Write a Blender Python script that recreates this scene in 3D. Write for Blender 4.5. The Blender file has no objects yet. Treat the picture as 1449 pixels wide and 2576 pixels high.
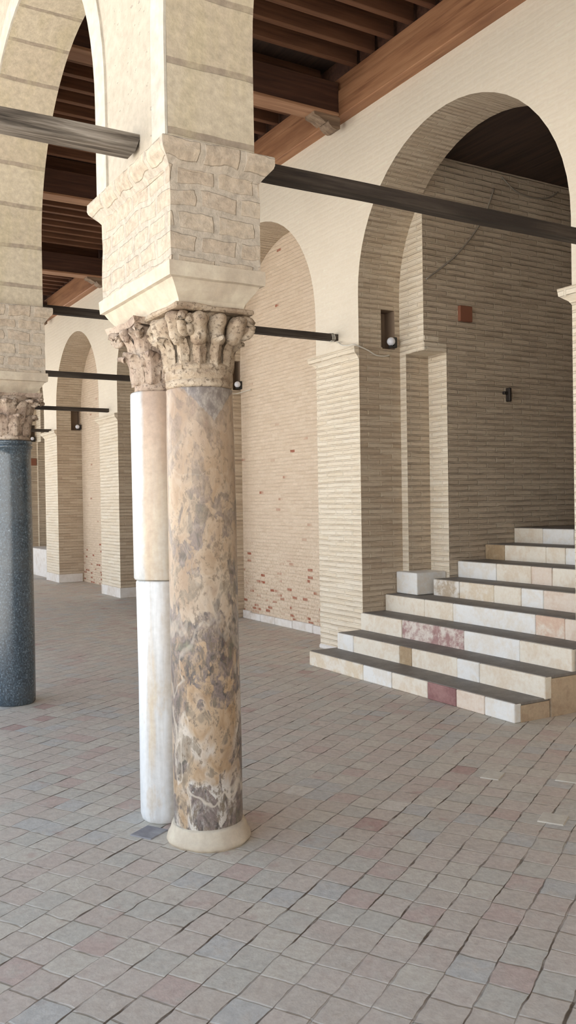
import bpy, bmesh, math, random
from mathutils import Vector, Matrix, noise
R = math.radians
PI = math.pi
sc = bpy.context.scene
C = sc.collection

# ------------------------------------------------------------------ objects
def tag(o, label=None, cat=None, group=None, kind=None):
    if label: o['label'] = label
    if cat: o['category'] = cat
    if group: o['group'] = group
    if kind: o['kind'] = kind
    return o

def obj(name, bm, m, parent=None, smooth=False, loc=None):
    me = bpy.data.meshes.new(name)
    bm.to_mesh(me); bm.free()
    o = bpy.data.objects.new(name, me)
    C.objects.link(o)
    for mm in (m if isinstance(m, (list, tuple)) else [m]):
        me.materials.append(mm)
    if smooth is True:
        for p in me.polygons: p.use_smooth = True
    if loc: o.location = loc
    if parent is not None: o.parent = parent
    return o

def thing(name, loc, label=None, cat=None, group=None, rz=0, kind=None):
    o = bpy.data.objects.new(name, None)
    C.objects.link(o)
    o.empty_display_size = .2
    o.location = loc; o.rotation_euler.z = rz
    return tag(o, label, cat, group, kind)

def copy_tree(o, parent=None):
    c = o.copy(); C.objects.link(c)
    if parent is not None: c.parent = parent
    for ch in list(o.children): copy_tree(ch, c)
    return c

# ------------------------------------------------------------------ mesh helpers
def B(): return bmesh.new()

def uvbox(bm, off=(0, 0, 0)):
    """UVs in metres, projected along each face's main direction."""
    uv = bm.loops.layers.uv.verify()
    bm.normal_update()
    for f in bm.faces:
        n = f.normal
        a = max(range(3), key=lambda i: abs(n[i]))
        for l in f.loops:
            p = l.vert.co
            x, y, z = p.x + off[0], p.y + off[1], p.z + off[2]
            l[uv].uv = (y, z) if a == 0 else ((x, z) if a == 1 else (x, y))

def box(bm, x0, x1, y0, y1, z0, z1, bev=0.0, seg=1):
    vs = [bm.verts.new(p) for p in ((x0, y0, z0), (x1, y0, z0), (x1, y1, z0), (x0, y1, z0), (x0, y0, z1), (x1, y0, z1), (x1, y1, z1), (x0, y1, z1))]
    fs = [bm.faces.new([vs[i] for i in q]) for q in ((0, 3, 2, 1), (4, 5, 6, 7), (0, 1, 5, 4), (1, 2, 6, 5), (2, 3, 7, 6), (3, 0, 4, 7))]
    if bev:
        es = list({e for f in fs for e in f.edges})
        bmesh.ops.bevel(bm, geom=es, offset=bev, segments=seg, affect='EDGES', profile=.5)
    return bm

def quad(bm, *ps, mi=0, smooth=False):
    f = bm.faces.new([bm.verts.new(p) for p in ps])
    f.material_index = mi; f.smooth = smooth
    return f

def lathe(bm, prof, n=48, cx=0, cy=0, ang0=0, wob=0, cap=True):
    rings = []
    for (r, z) in prof:
        ring = []
        for i in range(n):
            a = 2 * PI * i / n
            rr = r * (1 + wob * noise.noise((math.cos(a) * 1.3, math.sin(a) * 1.3, z * 2.0)))
            ring.append(bm.verts.new((cx + rr * math.cos(a), cy + rr * math.sin(a), z)))
        rings.append(ring)
    for a, b in zip(rings, rings[1:]):
        for i in range(n):
            f = bm.faces.new((a[i], a[(i + 1) % n], b[(i + 1) % n], b[i])); f.smooth = True
    if cap:
        bm.faces.new(list(reversed(rings[0]))); bm.faces.new(rings[-1])
    return bm

def tube(bm, pts, r, n=8):
    pts = [Vector(p) for p in pts]
    rings = []
    for i, p in enumerate(pts):
        t = (pts[min(i + 1, len(pts) - 1)] - pts[max(i - 1, 0)]).normalized()
        s = t.cross(Vector((0, 0, 1)))
        if s.length < .05: s = t.cross(Vector((0, 1, 0)))
        s.normalize(); u = s.cross(t)
        rings.append([bm.verts.new(p + (s * math.cos(2 * PI * k / n) + u * math.sin(2 * PI * k / n)) * r) for k in range(n)])
    for a, b in zip(rings, rings[1:]):
        for k in range(n):
            f = bm.faces.new((a[k], a[(k + 1) % n], b[(k + 1) % n], b[k])); f.smooth = True
    bm.faces.new(list(reversed(rings[0]))); bm.faces.new(rings[-1])
    bmesh.ops.recalc_face_normals(bm, faces=bm.faces)
    return bm

def smoothpath(P, n=6):
    P = [Vector(p) for p in P]; out = []
    for i in range(len(P) - 1):
        p0, p1, p2, p3 = P[max(i - 1, 0)], P[i], P[i + 1], P[min(i + 2, len(P) - 1)]
        for k in range(n):
            t = k / n
            out.append(.5 * ((2 * p1) + (p2 - p0) * t + (2 * p0 - 5 * p1 + 4 * p2 - p3) * t * t + (3 * p1 - p0 - 3 * p2 + p3) * t ** 3))
    return out + [P[-1]]

def roughen(bm, amp, scale=9.0, seed=0):
    bmesh.ops.recalc_face_normals(bm, faces=bm.faces)
    bm.normal_update()
    for v in bm.verts:
        p = v.co * scale + Vector((seed, seed * .7, seed * 1.3))
        v.co += v.normal * amp * noise.fractal(p, 1.0, 2.0, 3)

# ------------------------------------------------------------------ materials
class NT:
    def __init__(s, name, rough=.85, spec=.3):
        s.m = bpy.data.materials.new(name); s.m.use_nodes = True
        s.t = s.m.node_tree; s.t.nodes.clear()
        s.out = s.t.nodes.new('ShaderNodeOutputMaterial')
        s.b = s.t.nodes.new('ShaderNodeBsdfPrincipled')
        s.b.inputs['Roughness'].default_value = rough
        s.b.inputs['Specular IOR Level'].default_value = spec
        s.t.links.new(s.b.outputs[0], s.out.inputs[0])
    def put(s, sock, v):
        if hasattr(v, 'is_output'): s.t.links.new(v, sock)
        elif isinstance(v, (tuple, list)) and len(v) == 3 and sock.type == 'RGBA': sock.default_value = (*v, 1)
        else: sock.default_value = v
    def n(s, typ, ins=None, **props):
        nd = s.t.nodes.new('ShaderNode' + typ)
        for k, v in props.items(): setattr(nd, k, v)
        for k, v in (ins or {}).items(): s.put(nd.inputs[k], v)
        return nd
    def uv(s): return s.n('TexCoord').outputs['UV']
    def ob(s): return s.n('TexCoord').outputs['Object']
    def math(s, op, a, b=0.0, c=0.0, clamp=False):
        return s.n('Math', {0: a, 1: b, 2: c}, operation=op, use_clamp=clamp).outputs[0]
    def vmath(s, op, a, b): return s.n('VectorMath', {0: a, 1: b}, operation=op).outputs[0]
    def scale(s, v, sx, sy=None, sz=None): return s.vmath('MULTIPLY', v, (sx, sx if sy is None else sy, sx if sz is None else sz))
    def noise(s, v, sc=5, det=4, ro=.55, dist=0): return s.n('TexNoise', {'Vector': v, 'Scale': sc, 'Detail': min(det, 4), 'Roughness': ro, 'Distortion': dist})
    def mix(s, f, a, b, mode='MIX'):
        nd = s.n('Mix', data_type='RGBA', blend_type=mode)
        s.put(nd.inputs[0], f); s.put(nd.inputs[6], a); s.put(nd.inputs[7], b)
        return nd.outputs[2]
    def ramp(s, f, stops, interp='LINEAR'):
        nd = s.n('ValToRGB', {0: f}); cr = nd.color_ramp; cr.interpolation = interp
        while len(cr.elements) < len(stops): cr.elements.new(.5)
        for e, (p, c) in zip(cr.elements, stops):
            e.position = p; e.color = (*c, 1) if isinstance(c, (tuple, list)) else (c, c, c, 1)
        return nd.outputs[0]
    def step(s, f, lo, hi): return s.n('MapRange', {0: f, 1: lo, 2: hi, 3: 0.0, 4: 1.0}, interpolation_type='SMOOTHSTEP').outputs[0]
    def distort(s, v, amt, sc=6):
        n = s.noise(v, sc, 1).outputs['Color']
        return s.vmath('ADD', v, s.scale(s.vmath('SUBTRACT', n, (.5, .5, .5)), amt))
    def finish(s, col, bump=None, strength=.5, dist=.01):
        s.put(s.b.inputs['Base Color'], col)
        if bump is not None:
            b = s.n('Bump', {'Strength': strength, 'Distance': dist, 'Height': bump})
            s.t.links.new(b.outputs[0], s.b.inputs['Normal'])
        return s.m

def bricks(name, ca, cb, mort, row=.052, w=.25, ms=.013, bump=.6, dist=.008, red=False, wear=.5, dirt=(.42, .33, .24), wob=.012, groove_shade_mix=.6, joint=.5, groove_shade=(.26, .19, .13)):
    t = NT(name, .9, .2)
    uv = t.uv()
    v = t.distort(uv, wob * 1.2, 6)
    br = t.n('TexBrick', {'Vector': v, 'Color1': ca, 'Color2': cb, 'Mortar': mort, 'Scale': 1.0, 'Mortar Size': ms, 'Mortar Smooth': .4, 'Bias': 0.0, 'Brick Width': w, 'Row Height': row})
    br.offset = .5; br.offset_frequency = 2
    b2 = t.n('TexBrick', {'Vector': v, 'Color1': (1, 1, 1), 'Color2': (0, 0, 0), 'Mortar': (0, 0, 0), 'Scale': 1.0, 'Mortar Size': 0.0, 'Mortar Smooth': .1, 'Bias': 0.0, 'Brick Width': w, 'Row Height': row})
    b2.offset = .5; b2.offset_frequency = 2
    rnd = b2.outputs['Color']
    fac = br.outputs['Fac']
    base = t.mix(rnd, ca, cb)
    col = t.mix(t.math('MULTIPLY', fac, joint), base, mort)
    sv = t.n('SeparateXYZ', {0: v}).outputs['Y']
    fr = t.math('FRACT', t.math('DIVIDE', sv, row))
    dl = t.math('MINIMUM', fr, t.math('SUBTRACT', 1.0, fr))
    streak = t.noise(t.scale(uv, 2.2, 16, 1), 1.0, 5, .7).outputs[0]
    line = t.math('MULTIPLY', t.math('SUBTRACT', 1.0, t.step(dl, .03, .22)), t.step(streak, .33, .64))
    col = t.mix(t.math('MULTIPLY', line, groove_shade_mix), col, groove_shade)  # joint lines, with the shadow under each brick row put into the colour
    row_highlight = t.math('MULTIPLY', t.step(dl, .2, .45), t.step(t.noise(t.scale(uv, 4.5, 16, 1), 1.3, 3, .6).outputs[0], .54, .70))
    col = t.mix(t.math('MULTIPLY', row_highlight, .38), col, tuple(min(.9, x * 1.22 + .02) for x in ca))  # highlights along the brick rows painted into the colour
    if red:
        sep = t.n('SeparateXYZ', {0: uv})
        h = t.n('MapRange', {0: sep.outputs['Y'], 1: .15, 2: .95, 3: .24, 4: -.02}).outputs[0]
        bad = t.step(t.noise(uv, 3.2, 2).outputs[0], .40, .55)
        solid = t.math('SUBTRACT', 1.0, t.step(fac, .3, .7))
        mk = t.math('MULTIPLY', t.math('MULTIPLY', t.step(t.math('ADD', rnd, h), .96, .98), bad), solid)
        col = t.mix(mk, col, (.30, .085, .05))
        low = t.math('MULTIPLY', t.step(t.math('MULTIPLY', sep.outputs['Y'], -1.0), -1.7, -.3), t.step(t.noise(uv, 30, 3).outputs[0], .5, .62))
        col = t.mix(t.math('MULTIPLY', low, .5), col, (.40, .27, .17))
    big = t.noise(uv, .9, 4).outputs[0]
    col = t.mix(t.math('MULTIPLY', t.step(big, .42, .75), wear * .55), col, dirt)
    hide = t.math('MULTIPLY', t.step(t.noise(uv, 3.2, 5).outputs[0], .5, .68), wear * .8)       # mortar smeared over the bricks
    col = t.mix(hide, col, tuple((a + b) / 2 for a, b in zip(ca, cb)))
    fine = t.noise(t.scale(uv, 1, 2.5, 1), 22, 4).outputs[0]
    col = t.mix(.22, col, t.ramp(fine, [(.25, .4), (.75, .8)]), 'OVERLAY')
    hgt = t.math('ADD', t.math('SUBTRACT', t.math('MULTIPLY', rnd, .3), t.math('MULTIPLY', fac, .5)), t.math('SUBTRACT', t.math('MULTIPLY', fine, .5), t.math('MULTIPLY', line, .5)))
    return t.finish(col, hgt, bump, dist)

CREAM = (.70, .58, .43)
M = {}
M['brick_face'] = bricks('brick_pale', (.80, .71, .575), (.74, .63, .48), (.78, .69, .55), bump=.9, dist=.012, wear=.3, ms=.012, row=.056, w=.3, dirt=(.70, .57, .43), groove_shade_mix=.48, groove_shade=(.48, .365, .255))
M['brick_jamb'] = bricks('brick_jamb', (.58, .48, .365), (.44, .345, .25), (.60, .50, .38), bump=.9, dist=.012, wear=.4, ms=.012, row=.056, w=.3, groove_shade_mix=.58)
M['brick_soffit'] = bricks('brick_soffit', (.60, .50, .385), (.50, .405, .30), (.62, .53, .41), bump=.9, dist=.012, wear=.4, row=.05, w=.2, ms=.01, groove_shade_mix=.6)
M['brick_niche'] = bricks('brick_niche', (.69, .56, .435), (.62, .49, .37), (.70, .585, .46), bump=.6, dist=.008, red=True, wear=.3, row=.046, w=.125, ms=.009, dirt=(.58, .43, .315), groove_shade_mix=.45, groove_shade=(.40, .29, .20))
M['brick_passage'] = bricks('brick_passage', (.62, .51, .39), (.49, .40, .30), (.60, .51, .40), bump=1.0, dist=.014, wear=.5, row=.058, w=.26, ms=.011, dirt=(.42, .34, .26), groove_shade_mix=.52, groove_shade=(.22, .17, .12))
M['stucco'] = bricks('stucco_wall', (.80, .715, .59), (.775, .69, .565), (.82, .74, .615), bump=.18, dist=.005, wear=.75, row=.06, w=.2, ms=.016, dirt=(.70, .61, .49), wob=.03, groove_shade_mix=.07, groove_shade=(.6, .5, .38))

def mk_impost():
    t = NT('impost_masonry', .9, .2)
    v = t.distort(t.distort(t.uv(), .05, 5), .015, 16)
    br = t.n('TexBrick', {'Vector': v, 'Color1': (.475, .395, .305), 'Color2': (.43, .35, .27), 'Mortar': (.435, .375, .305), 'Scale': 1.0, 'Mortar Size': .017, 'Mortar Smooth': .25, 'Brick Width': .2, 'Row Height': .1})
    br.offset = .45
    fine = t.noise(t.uv(), 26, 6, .65).outputs[0]
    col = t.mix(.4, br.outputs['Color'], t.ramp(fine, [(.3, .3), (.7, .95)]), 'OVERLAY')
    col = t.mix(t.math('MULTIPLY', t.step(t.noise(t.uv(), 8, 5, .65).outputs[0], .5, .62), .5), col, (.56, .485, .395))
    ln = t.math('MULTIPLY', t.math('SUBTRACT', 1.0, t.step(t.math('ABSOLUTE', t.math('SUBTRACT', br.outputs['Fac'], .5)), .1, .42)), t.step(t.noise(t.uv(), 11, 4).outputs[0], .42, .6))
    col = t.mix(t.math('MULTIPLY', ln, .42), col, (.29, .225, .165))
    return t.finish(col, t.math('ADD', t.math('MULTIPLY', br.outputs['Fac'], -.5), t.math('MULTIPLY', fine, .8)), .7, .012)
M['impost'] = mk_impost()

def mk_smoothstone(name, col, dark):
    t = NT(name, .85, .25)
    fine = t.noise(t.ob(), 14, 6, .65).outputs[0]
    c = t.mix(t.step(t.noise(t.ob(), 4, 5).outputs[0], .4, .75), col, dark)
    c = t.mix(.3, c, t.ramp(fine, [(.3, .35), (.7, .9)]), 'OVERLAY')
    return t.finish(c, fine, .45, .008)
M['band'] = mk_smoothstone('dressed_stone', (.56, .475, .37), (.48, .40, .31))
M['white_plinth'] = mk_smoothstone('white_marble_block', (.74, .70, .66), (.62, .55, .48))
M['pale_tile'] = mk_smoothstone('pale_paving', (.60, .545, .46), (.54, .48, .40))
M['dark_plinth'] = mk_smoothstone('grey_stone_block', (.24, .23, .24), (.33, .32, .32))
M['archivolt'] = mk_smoothstone('pale_plaster_band', (.52, .475, .40), (.47, .42, .35))

def mk_voussoir():
    t = NT('voussoir_stone', .88, .2)
    v = t.distort(t.uv(), .03, 4)
    br = t.n('TexBrick', {'Vector': v, 'Color1': (.53, .455, .345), 'Color2': (.48, .405, .305), 'Mortar': (.33, .27, .21), 'Scale': 1.0, 'Mortar Size': .017, 'Mortar Smooth': .3, 'Brick Width': 9.0, 'Row Height': .31})
    fine = t.noise(t.uv(), 24, 6, .65).outputs[0]
    stain = t.step(t.noise(t.scale(t.uv(), 3, .8, 1), 2.5, 4).outputs[0], .45, .7)
    col = t.mix(t.math('MULTIPLY', stain, .5), br.outputs['Color'], (.46, .395, .26))
    col = t.mix(.35, col, t.ramp(fine, [(.3, .35), (.7, .92)]), 'OVERLAY')
    return t.finish(col, t.math('ADD', t.math('MULTIPLY', br.outputs['Fac'], -.5), t.math('MULTIPLY', fine, .7)), .6, .01)
M['voussoir'] = mk_voussoir()

def mk_spandrel():
    t = NT('spandrel_plaster', .9, .2)
    uv = t.uv()
    fine = t.noise(uv, 18, 5, .6).outputs[0]
    c = t.mix(t.step(t.noise(uv, 2.5, 4).outputs[0], .4, .7), (.465, .405, .325), (.42, .365, .29))
    pit = t.step(t.noise(t.scale(uv, 1.0, 2.4, 1), 17, 3).outputs[0], .655, .70)
    pit = t.math('MULTIPLY', pit, t.step(t.noise(uv, 2.0, 2).outputs[0], .38, .5))
    c = t.mix(pit, c, (.36, .31, .26))
    c = t.mix(.25, c, t.ramp(fine, [(.3, .4), (.7, .9)]), 'OVERLAY')
    return t.finish(c, t.math('SUBTRACT', fine, t.math('MULTIPLY', pit, 1.5)), .5, .01)
M['spandrel'] = mk_spandrel()

def mk_wood(name, ca, cb, cc, axis=0, rough=.7, fine=26, bump=.4):
    t = NT(name, rough, .3)
    s = [fine, fine, fine]; s[axis] = fine * .05
    v = t.scale(t.ob(), *s)
    g = t.noise(t.distort(v, .5, 2), 1.0, 5, .6).outputs[0]
    s2 = [4, 4, 4]; s2[axis] = .8
    k = t.noise(t.scale(t.ob(), *s2), 1, 4).outputs[0]
    c = t.ramp(g, [(.34, cb), (.5, ca), (.68, cc)])
    c = t.mix(t.step(k, .45, .75), c, cb)
    return t.finish(c, g, bump, .006)
M['joist'] = mk_wood('joist_timber', (.17, .078, .043), (.10, .045, .027), (.22, .105, .058), 0)
M['mainbeam'] = mk_wood('shaded_beam_timber', (.085, .04, .026), (.06, .028, .019), (.115, .055, .035), 0)  # the shade on the beam sides is put into this dark colour
M['plate'] = mk_wood('plate_timber', (.40, .20, .105), (.25, .115, .06), (.47, .255, .14), 1, .55, 18)
M['plank'] = mk_wood('ceiling_planks', (.05, .03, .022), (.03, .018, .014), (.065, .038, .026), 1)
M['oldwood'] = mk_wood('weathered_timber', (.155, .13, .105), (.045, .037, .03), (.34, .30, .255), 0, .85, 40, .8)
M['darkwood'] = mk_wood('dark_tie_timber', (.062, .048, .038), (.033, .026, .022), (.105, .085, .068), 0, .85, 40, .6)
M['corbel'] = mk_wood('corbel_timber', (.27, .19, .13), (.17, .115, .08), (.36, .27, .19), 0)

def mk_floor():
    t = NT('brick_paving', .6, .35)
    p = t.ob()
    p = t.distort(p, .03, 2.2)
    p = t.distort(p, .014, 13)
    sp = t.n('SeparateXYZ', {0: p}); a = R(30.3)
    x, y = sp.outputs[0], sp.outputs[1]
    u = t.math('ADD', t.math('MULTIPLY', x, math.cos(a) / .149), t.math('MULTIPLY', y, math.sin(a) / .149))
    v = t.math('ADD', t.math('MULTIPLY', x, -math.sin(a) / .139), t.math('MULTIPLY', y, math.cos(a) / .139))
    row = t.math('FLOOR', v)
    sh = t.n('TexWhiteNoise', {'W': row}, noise_dimensions='1D').outputs['Value']
    u = t.math('ADD', u, t.math('MULTIPLY', sh, .22))
    cu = t.math('FLOOR', u)
    cell = t.n('CombineXYZ', {0: cu, 1: row, 2: 0.0}).outputs[0]
    wn = t.n('TexWhiteNoise', {'Vector': cell}, noise_dimensions='3D')
    r1 = wn.outputs['Value']
    r2 = t.n('TexWhiteNoise', {'Vector': t.vmath('ADD', cell, (31.3, 7.7, 2.1))}, noise_dimensions='3D').outputs['Value']
    fu, fv = t.math('FRACT', u), t.math('FRACT', v)
    du = t.math('MINIMUM', fu, t.math('SUBTRACT', 1.0, fu))
    dv = t.math('MINIMUM', fv, t.math('SUBTRACT', 1.0, fv))
    wear = t.noise(p, 3.0, 4).outputs[0]
    fill = t.noise(p, 1.6, 3).outputs[0]
    base = t.ramp(r1, [(0, (.53, .455, .385)), (.2, (.57, .505, .425)), (.38, (.515, .475, .41)), (.55, (.56, .475, .405)), (.72, (.535, .445, .38)), (.82, (.50, .475, .435)), (.93, (.52, .405, .35)), (.982, (.45, .31, .27)), (.993, (.64, .575, .49))], 'CONSTANT')
    spots = t.noise(p, 9, 5, .65).outputs[0]
    dust = t.noise(p, 30, 4, .7).outputs[0]
    c = t.mix(t.step(spots, .45, .75), base, (.53, .465, .395))
    redden = t.math('MULTIPLY', t.step(t.noise(p, 6.5, 3).outputs[0], .60, .72), t.step(r2, .55, .8))
    c = t.mix(t.math('MULTIPLY', redden, .5), c, (.40, .245, .205))
    c = t.mix(t.math('MULTIPLY', t.step(t.noise(p, 17, 5, .7).outputs[0], .6, .7), .35), c, (.36, .295, .225))
    c = t.mix(.25, c, t.ramp(dust, [(.3, .3), (.7, .9)]), 'OVERLAY')
    jw = t.n('MapRange', {0: t.noise(p, 5.5, 4).outputs[0], 1: .38, 2: .68, 3: .012, 4: .06}).outputs[0]
    jv = t.math('SUBTRACT', 1.0, t.step(t.math('DIVIDE', dv, jw), .45, 1.0))
    ju = t.math('SUBTRACT', 1.0, t.step(du, .012, .045))
    gapv = t.math('MULTIPLY', t.step(fill, .36, .56), t.step(t.noise(p, 7, 3).outputs[0], .36, .56))
    c = t.mix(t.math('MULTIPLY', ju, .55), c, t.mix(t.step(t.noise(p, 5, 3).outputs[0], .44, .54), (.20, .165, .125), (.66, .61, .54)))
    c = t.mix(t.math('MULTIPLY', jv, t.math('MULTIPLY_ADD', gapv, .68, .3)), c, (.095, .065, .043))
    h = t.math('SUBTRACT', t.math('ADD', t.math('MULTIPLY', r2, .35), t.math('MULTIPLY', dust, .3)), t.math('ADD', t.math('MULTIPLY', jv, .9), t.math('MULTIPLY', ju, .5)))
    h = t.math('ADD', h, t.math('MULTIPLY', spots, .5))
    t.put(t.b.inputs['Roughness'], t.n('MapRange', {0: spots, 1: .3, 2: .7, 3: .5, 4: .75}).outputs[0])
    return t.finish(c, h, .55, .012)
M['floor'] = mk_floor()

def mk_breccia():
    t = NT('breccia_marble', .38, .5)
    o = t.ob()
    sep = t.n('SeparateXYZ', {0: o}); z = sep.outputs['Z']
    v = t.scale(o, 1, 1, .55)
    n1 = t.noise(t.distort(v, .25, 5), 4.2, 6, .6, .6).outputs[0]
    n2 = t.noise(t.distort(v, .2, 9), 11, 5, .65).outputs[0]
    n3 = t.noise(v, 28, 5, .7).outputs[0]
    lowm = t.n('MapRange', {0: z, 1: 1.35, 2: .25, 3: 0.0, 4: 1.0}).outputs[0]
    upm = t.n('MapRange', {0: z, 1: 1.2, 2: 1.9, 3: 0.0, 4: 1.0}).outputs[0]
    c = t.ramp(n2, [(.3, (.31, .205, .12)), (.43, (.45, .325, .205)), (.55, (.54, .42, .295)), (.66, (.44, .33, .23)), (.8, (.32, .23, .155))])
    c = t.mix(t.math('MULTIPLY', upm, .6), c, (.46, .345, .25))
    pale = t.step(t.noise(t.distort(v, .3, 4), 3.0, 5, .6).outputs[0], .40, .52)
    c = t.mix(t.math('MULTIPLY', pale, t.math('MULTIPLY_ADD', lowm, .95, .1)), c, t.ramp(n3, [(.3, (.57, .55, .52)), (.6, (.71, .70, .67))]))
    brown = t.step(t.noise(t.scale(o, 2.2, 2.2, .7), 2.2, 4).outputs[0], .45, .65)
    c = t.mix(t.math('MULTIPLY', brown, t.math('MULTIPLY_ADD', lowm, -.35, .7)), c, (.33, .225, .145))
    mott = t.math('MULTIPLY', t.step(n2, .52, .58), t.math('SUBTRACT', 1.0, upm))
    c = t.mix(t.math('MULTIPLY', mott, .75), c, t.ramp(n3, [(.35, (.20, .17, .125)), (.65, (.36, .30, .23))]))
    thr = t.math('ADD', t.math('MULTIPLY_ADD', t.math('SUBTRACT', n2, .5), .35, n1), t.math('MULTIPLY', lowm, .055))
    dark = t.math('MULTIPLY', t.step(thr, .51, .535), t.math('MULTIPLY_ADD', t.step(n3, .36, .56), .75, .25))
    dark = t.math('MULTIPLY', dark, t.math('MULTIPLY_ADD', upm, -.6, 1.0))
    c = t.mix(dark, c, t.ramp(n2, [(.33, (.15, .10, .105)), (.44, (.085, .08, .075)), (.54, (.25, .205, .195)), (.62, (.12, .105, .095)), (.75, (.20, .21, .15))]))
    speck = t.math('MULTIPLY', t.step(t.noise(t.scale(o, 1, 1, .6), 40, 5, .75).outputs[0], .54, .62), t.n('MapRange', {0: z, 1: 2.1, 2: 1.0, 3: .5, 4: .8}).outputs[0])
    c = t.mix(speck, c, (.21, .165, .12))
    pale_streak = t.math('SUBTRACT', 1.0, t.step(t.math('ABSOLUTE', t.math('SUBTRACT', t.noise(t.distort(v, .3, 6), 3.3, 3).outputs[0], .5)), .004, .022))  # thin marble veins
    c = t.mix(t.math('MULTIPLY', pale_streak, t.math('MULTIPLY_ADD', lowm, .6, .1)), c, (.70, .65, .57))
    tx = t.math('ADD', t.math('MULTIPLY', sep.outputs['X'], .905), t.math('MULTIPLY', sep.outputs['Y'], -.425))
    jag = t.math('MULTIPLY', t.math('SUBTRACT', n3, .5), .05)          # broken grey patch near the top
    la = t.math('ADD', t.math('MULTIPLY_ADD', tx, 1.0, z), jag)
    lb = t.math('ADD', t.math('MULTIPLY_ADD', tx, -1.5, z), jag)
    slab = t.math('MULTIPLY', t.math('MULTIPLY', t.step(la, 2.035, 2.045), t.step(lb, 1.895, 1.905)), t.step(t.math('MULTIPLY', sep.outputs['Y'], -1.0), .02, .05))
    c = t.mix(slab, c, t.ramp(n3, [(.3, (.17, .145, .135)), (.48, (.25, .22, .205)), (.62, (.42, .385, .35)), (.75, (.52, .47, .42))]))
    c = t.mix(1.0, c, (.90, .85, .80), 'MULTIPLY')
    return t.finish(c, t.math('ADD', n3, t.math('MULTIPLY', n2, .6)), .25, .006)
M['breccia'] = mk_breccia()

def mk_white_shaft(name, stops, sc=7, off=(0, 0, 0), top=None, pale_streak=None, tan=None):
    t = NT(name, .35, .5)
    o = t.ob()
    q = t.vmath('ADD', o, off)
    st = t.noise(t.distort(t.scale(q, 1, 1, .09), .10, 4), sc, 5, .6).outputs[0]
    c = t.ramp(st, stops)
    m = t.step(t.noise(t.scale(q, 1, 1, .45), 9, 5, .65).outputs[0], .54, .66)
    c = t.mix(t.math('MULTIPLY', m, .5), c, (.58, .475, .355))
    sp = t.n('SeparateXYZ', {0: o})
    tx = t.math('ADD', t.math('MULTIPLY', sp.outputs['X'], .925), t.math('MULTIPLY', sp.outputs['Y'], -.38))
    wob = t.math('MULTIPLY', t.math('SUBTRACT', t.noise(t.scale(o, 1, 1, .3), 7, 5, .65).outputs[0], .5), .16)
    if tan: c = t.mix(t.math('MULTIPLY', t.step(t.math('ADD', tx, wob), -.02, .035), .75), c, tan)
    if top:
        z = t.n('SeparateXYZ', {0: o}).outputs['Z']
        w_ = t.n('MapRange', {0: t.math('ADD', z, t.math('MULTIPLY', t.noise(o, 5, 4).outputs[0], .5)), 1: 1.75, 2: 2.25, 3: 0.0, 4: .8}).outputs[0]
        c = t.mix(w_, c, top)
    if pale_streak: c = t.mix(t.math('MULTIPLY', t.math('SUBTRACT', 1.0, t.step(t.math('ADD', tx, t.math('MULTIPLY', wob, .35)), -.085, -.065)), .85), c, pale_streak)  # paler strip down one side of the drum
    f = t.noise(o, 35, 4, .6).outputs[0]
    c = t.mix(.25, c, t.ramp(f, [(.3, .4), (.7, .9)]), 'OVERLAY')
    return t.finish(c, f, .15, .004)
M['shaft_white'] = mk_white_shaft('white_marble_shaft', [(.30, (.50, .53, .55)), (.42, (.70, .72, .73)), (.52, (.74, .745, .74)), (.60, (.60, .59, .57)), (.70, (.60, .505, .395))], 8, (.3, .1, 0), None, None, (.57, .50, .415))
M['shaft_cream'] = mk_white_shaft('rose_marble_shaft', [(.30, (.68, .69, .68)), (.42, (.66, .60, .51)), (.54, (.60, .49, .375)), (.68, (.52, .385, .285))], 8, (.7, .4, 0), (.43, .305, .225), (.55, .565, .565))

def mk_granite():
    t = NT('blue_grey_granite', .24, .8)
    o = t.ob()
    f = t.noise(t.scale(o, 1, 1, .75), 85, 4, .75).outputs[0]
    l = t.noise(o, 3.0, 4).outputs[0]
    c = t.ramp(f, [(.36, (.018, .026, .033)), (.5, (.045, .068, .09)), (.6, (.085, .125, .16)), (.70, (.36, .42, .46))])
    c = t.mix(t.math('MULTIPLY', t.step(l, .45, .65), .4), c, (.09, .10, .105))
    return t.finish(c, f, .2, .003)
M['granite'] = mk_granite()

def mk_capital(name, ca, cb, cc):
    t = NT(name, .75, .3)
    o = t.ob()
    n = t.noise(o, 9, 5, .6).outputs[0]; f = t.noise(o, 45, 4, .7).outputs[0]
    c = t.ramp(n, [(.3, cb), (.5, ca), (.7, cc)])
    c = t.mix(t.math('MULTIPLY', t.step(f, .52, .62), .7), c, tuple(x * .5 for x in cb))
    h = t.math('ADD', t.math('MULTIPLY', f, .6), t.noise(o, 22, 4, .6).outputs[0])
    return t.finish(c, h, .8, .012)
M['capital'] = mk_capital('weathered_capital', (.44, .34, .24), (.27, .19, .13), (.56, .465, .355))
M['capital_pink'] = mk_capital('rosy_capital', (.44, .335, .255), (.30, .215, .165), (.56, .46, .365))

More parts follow.
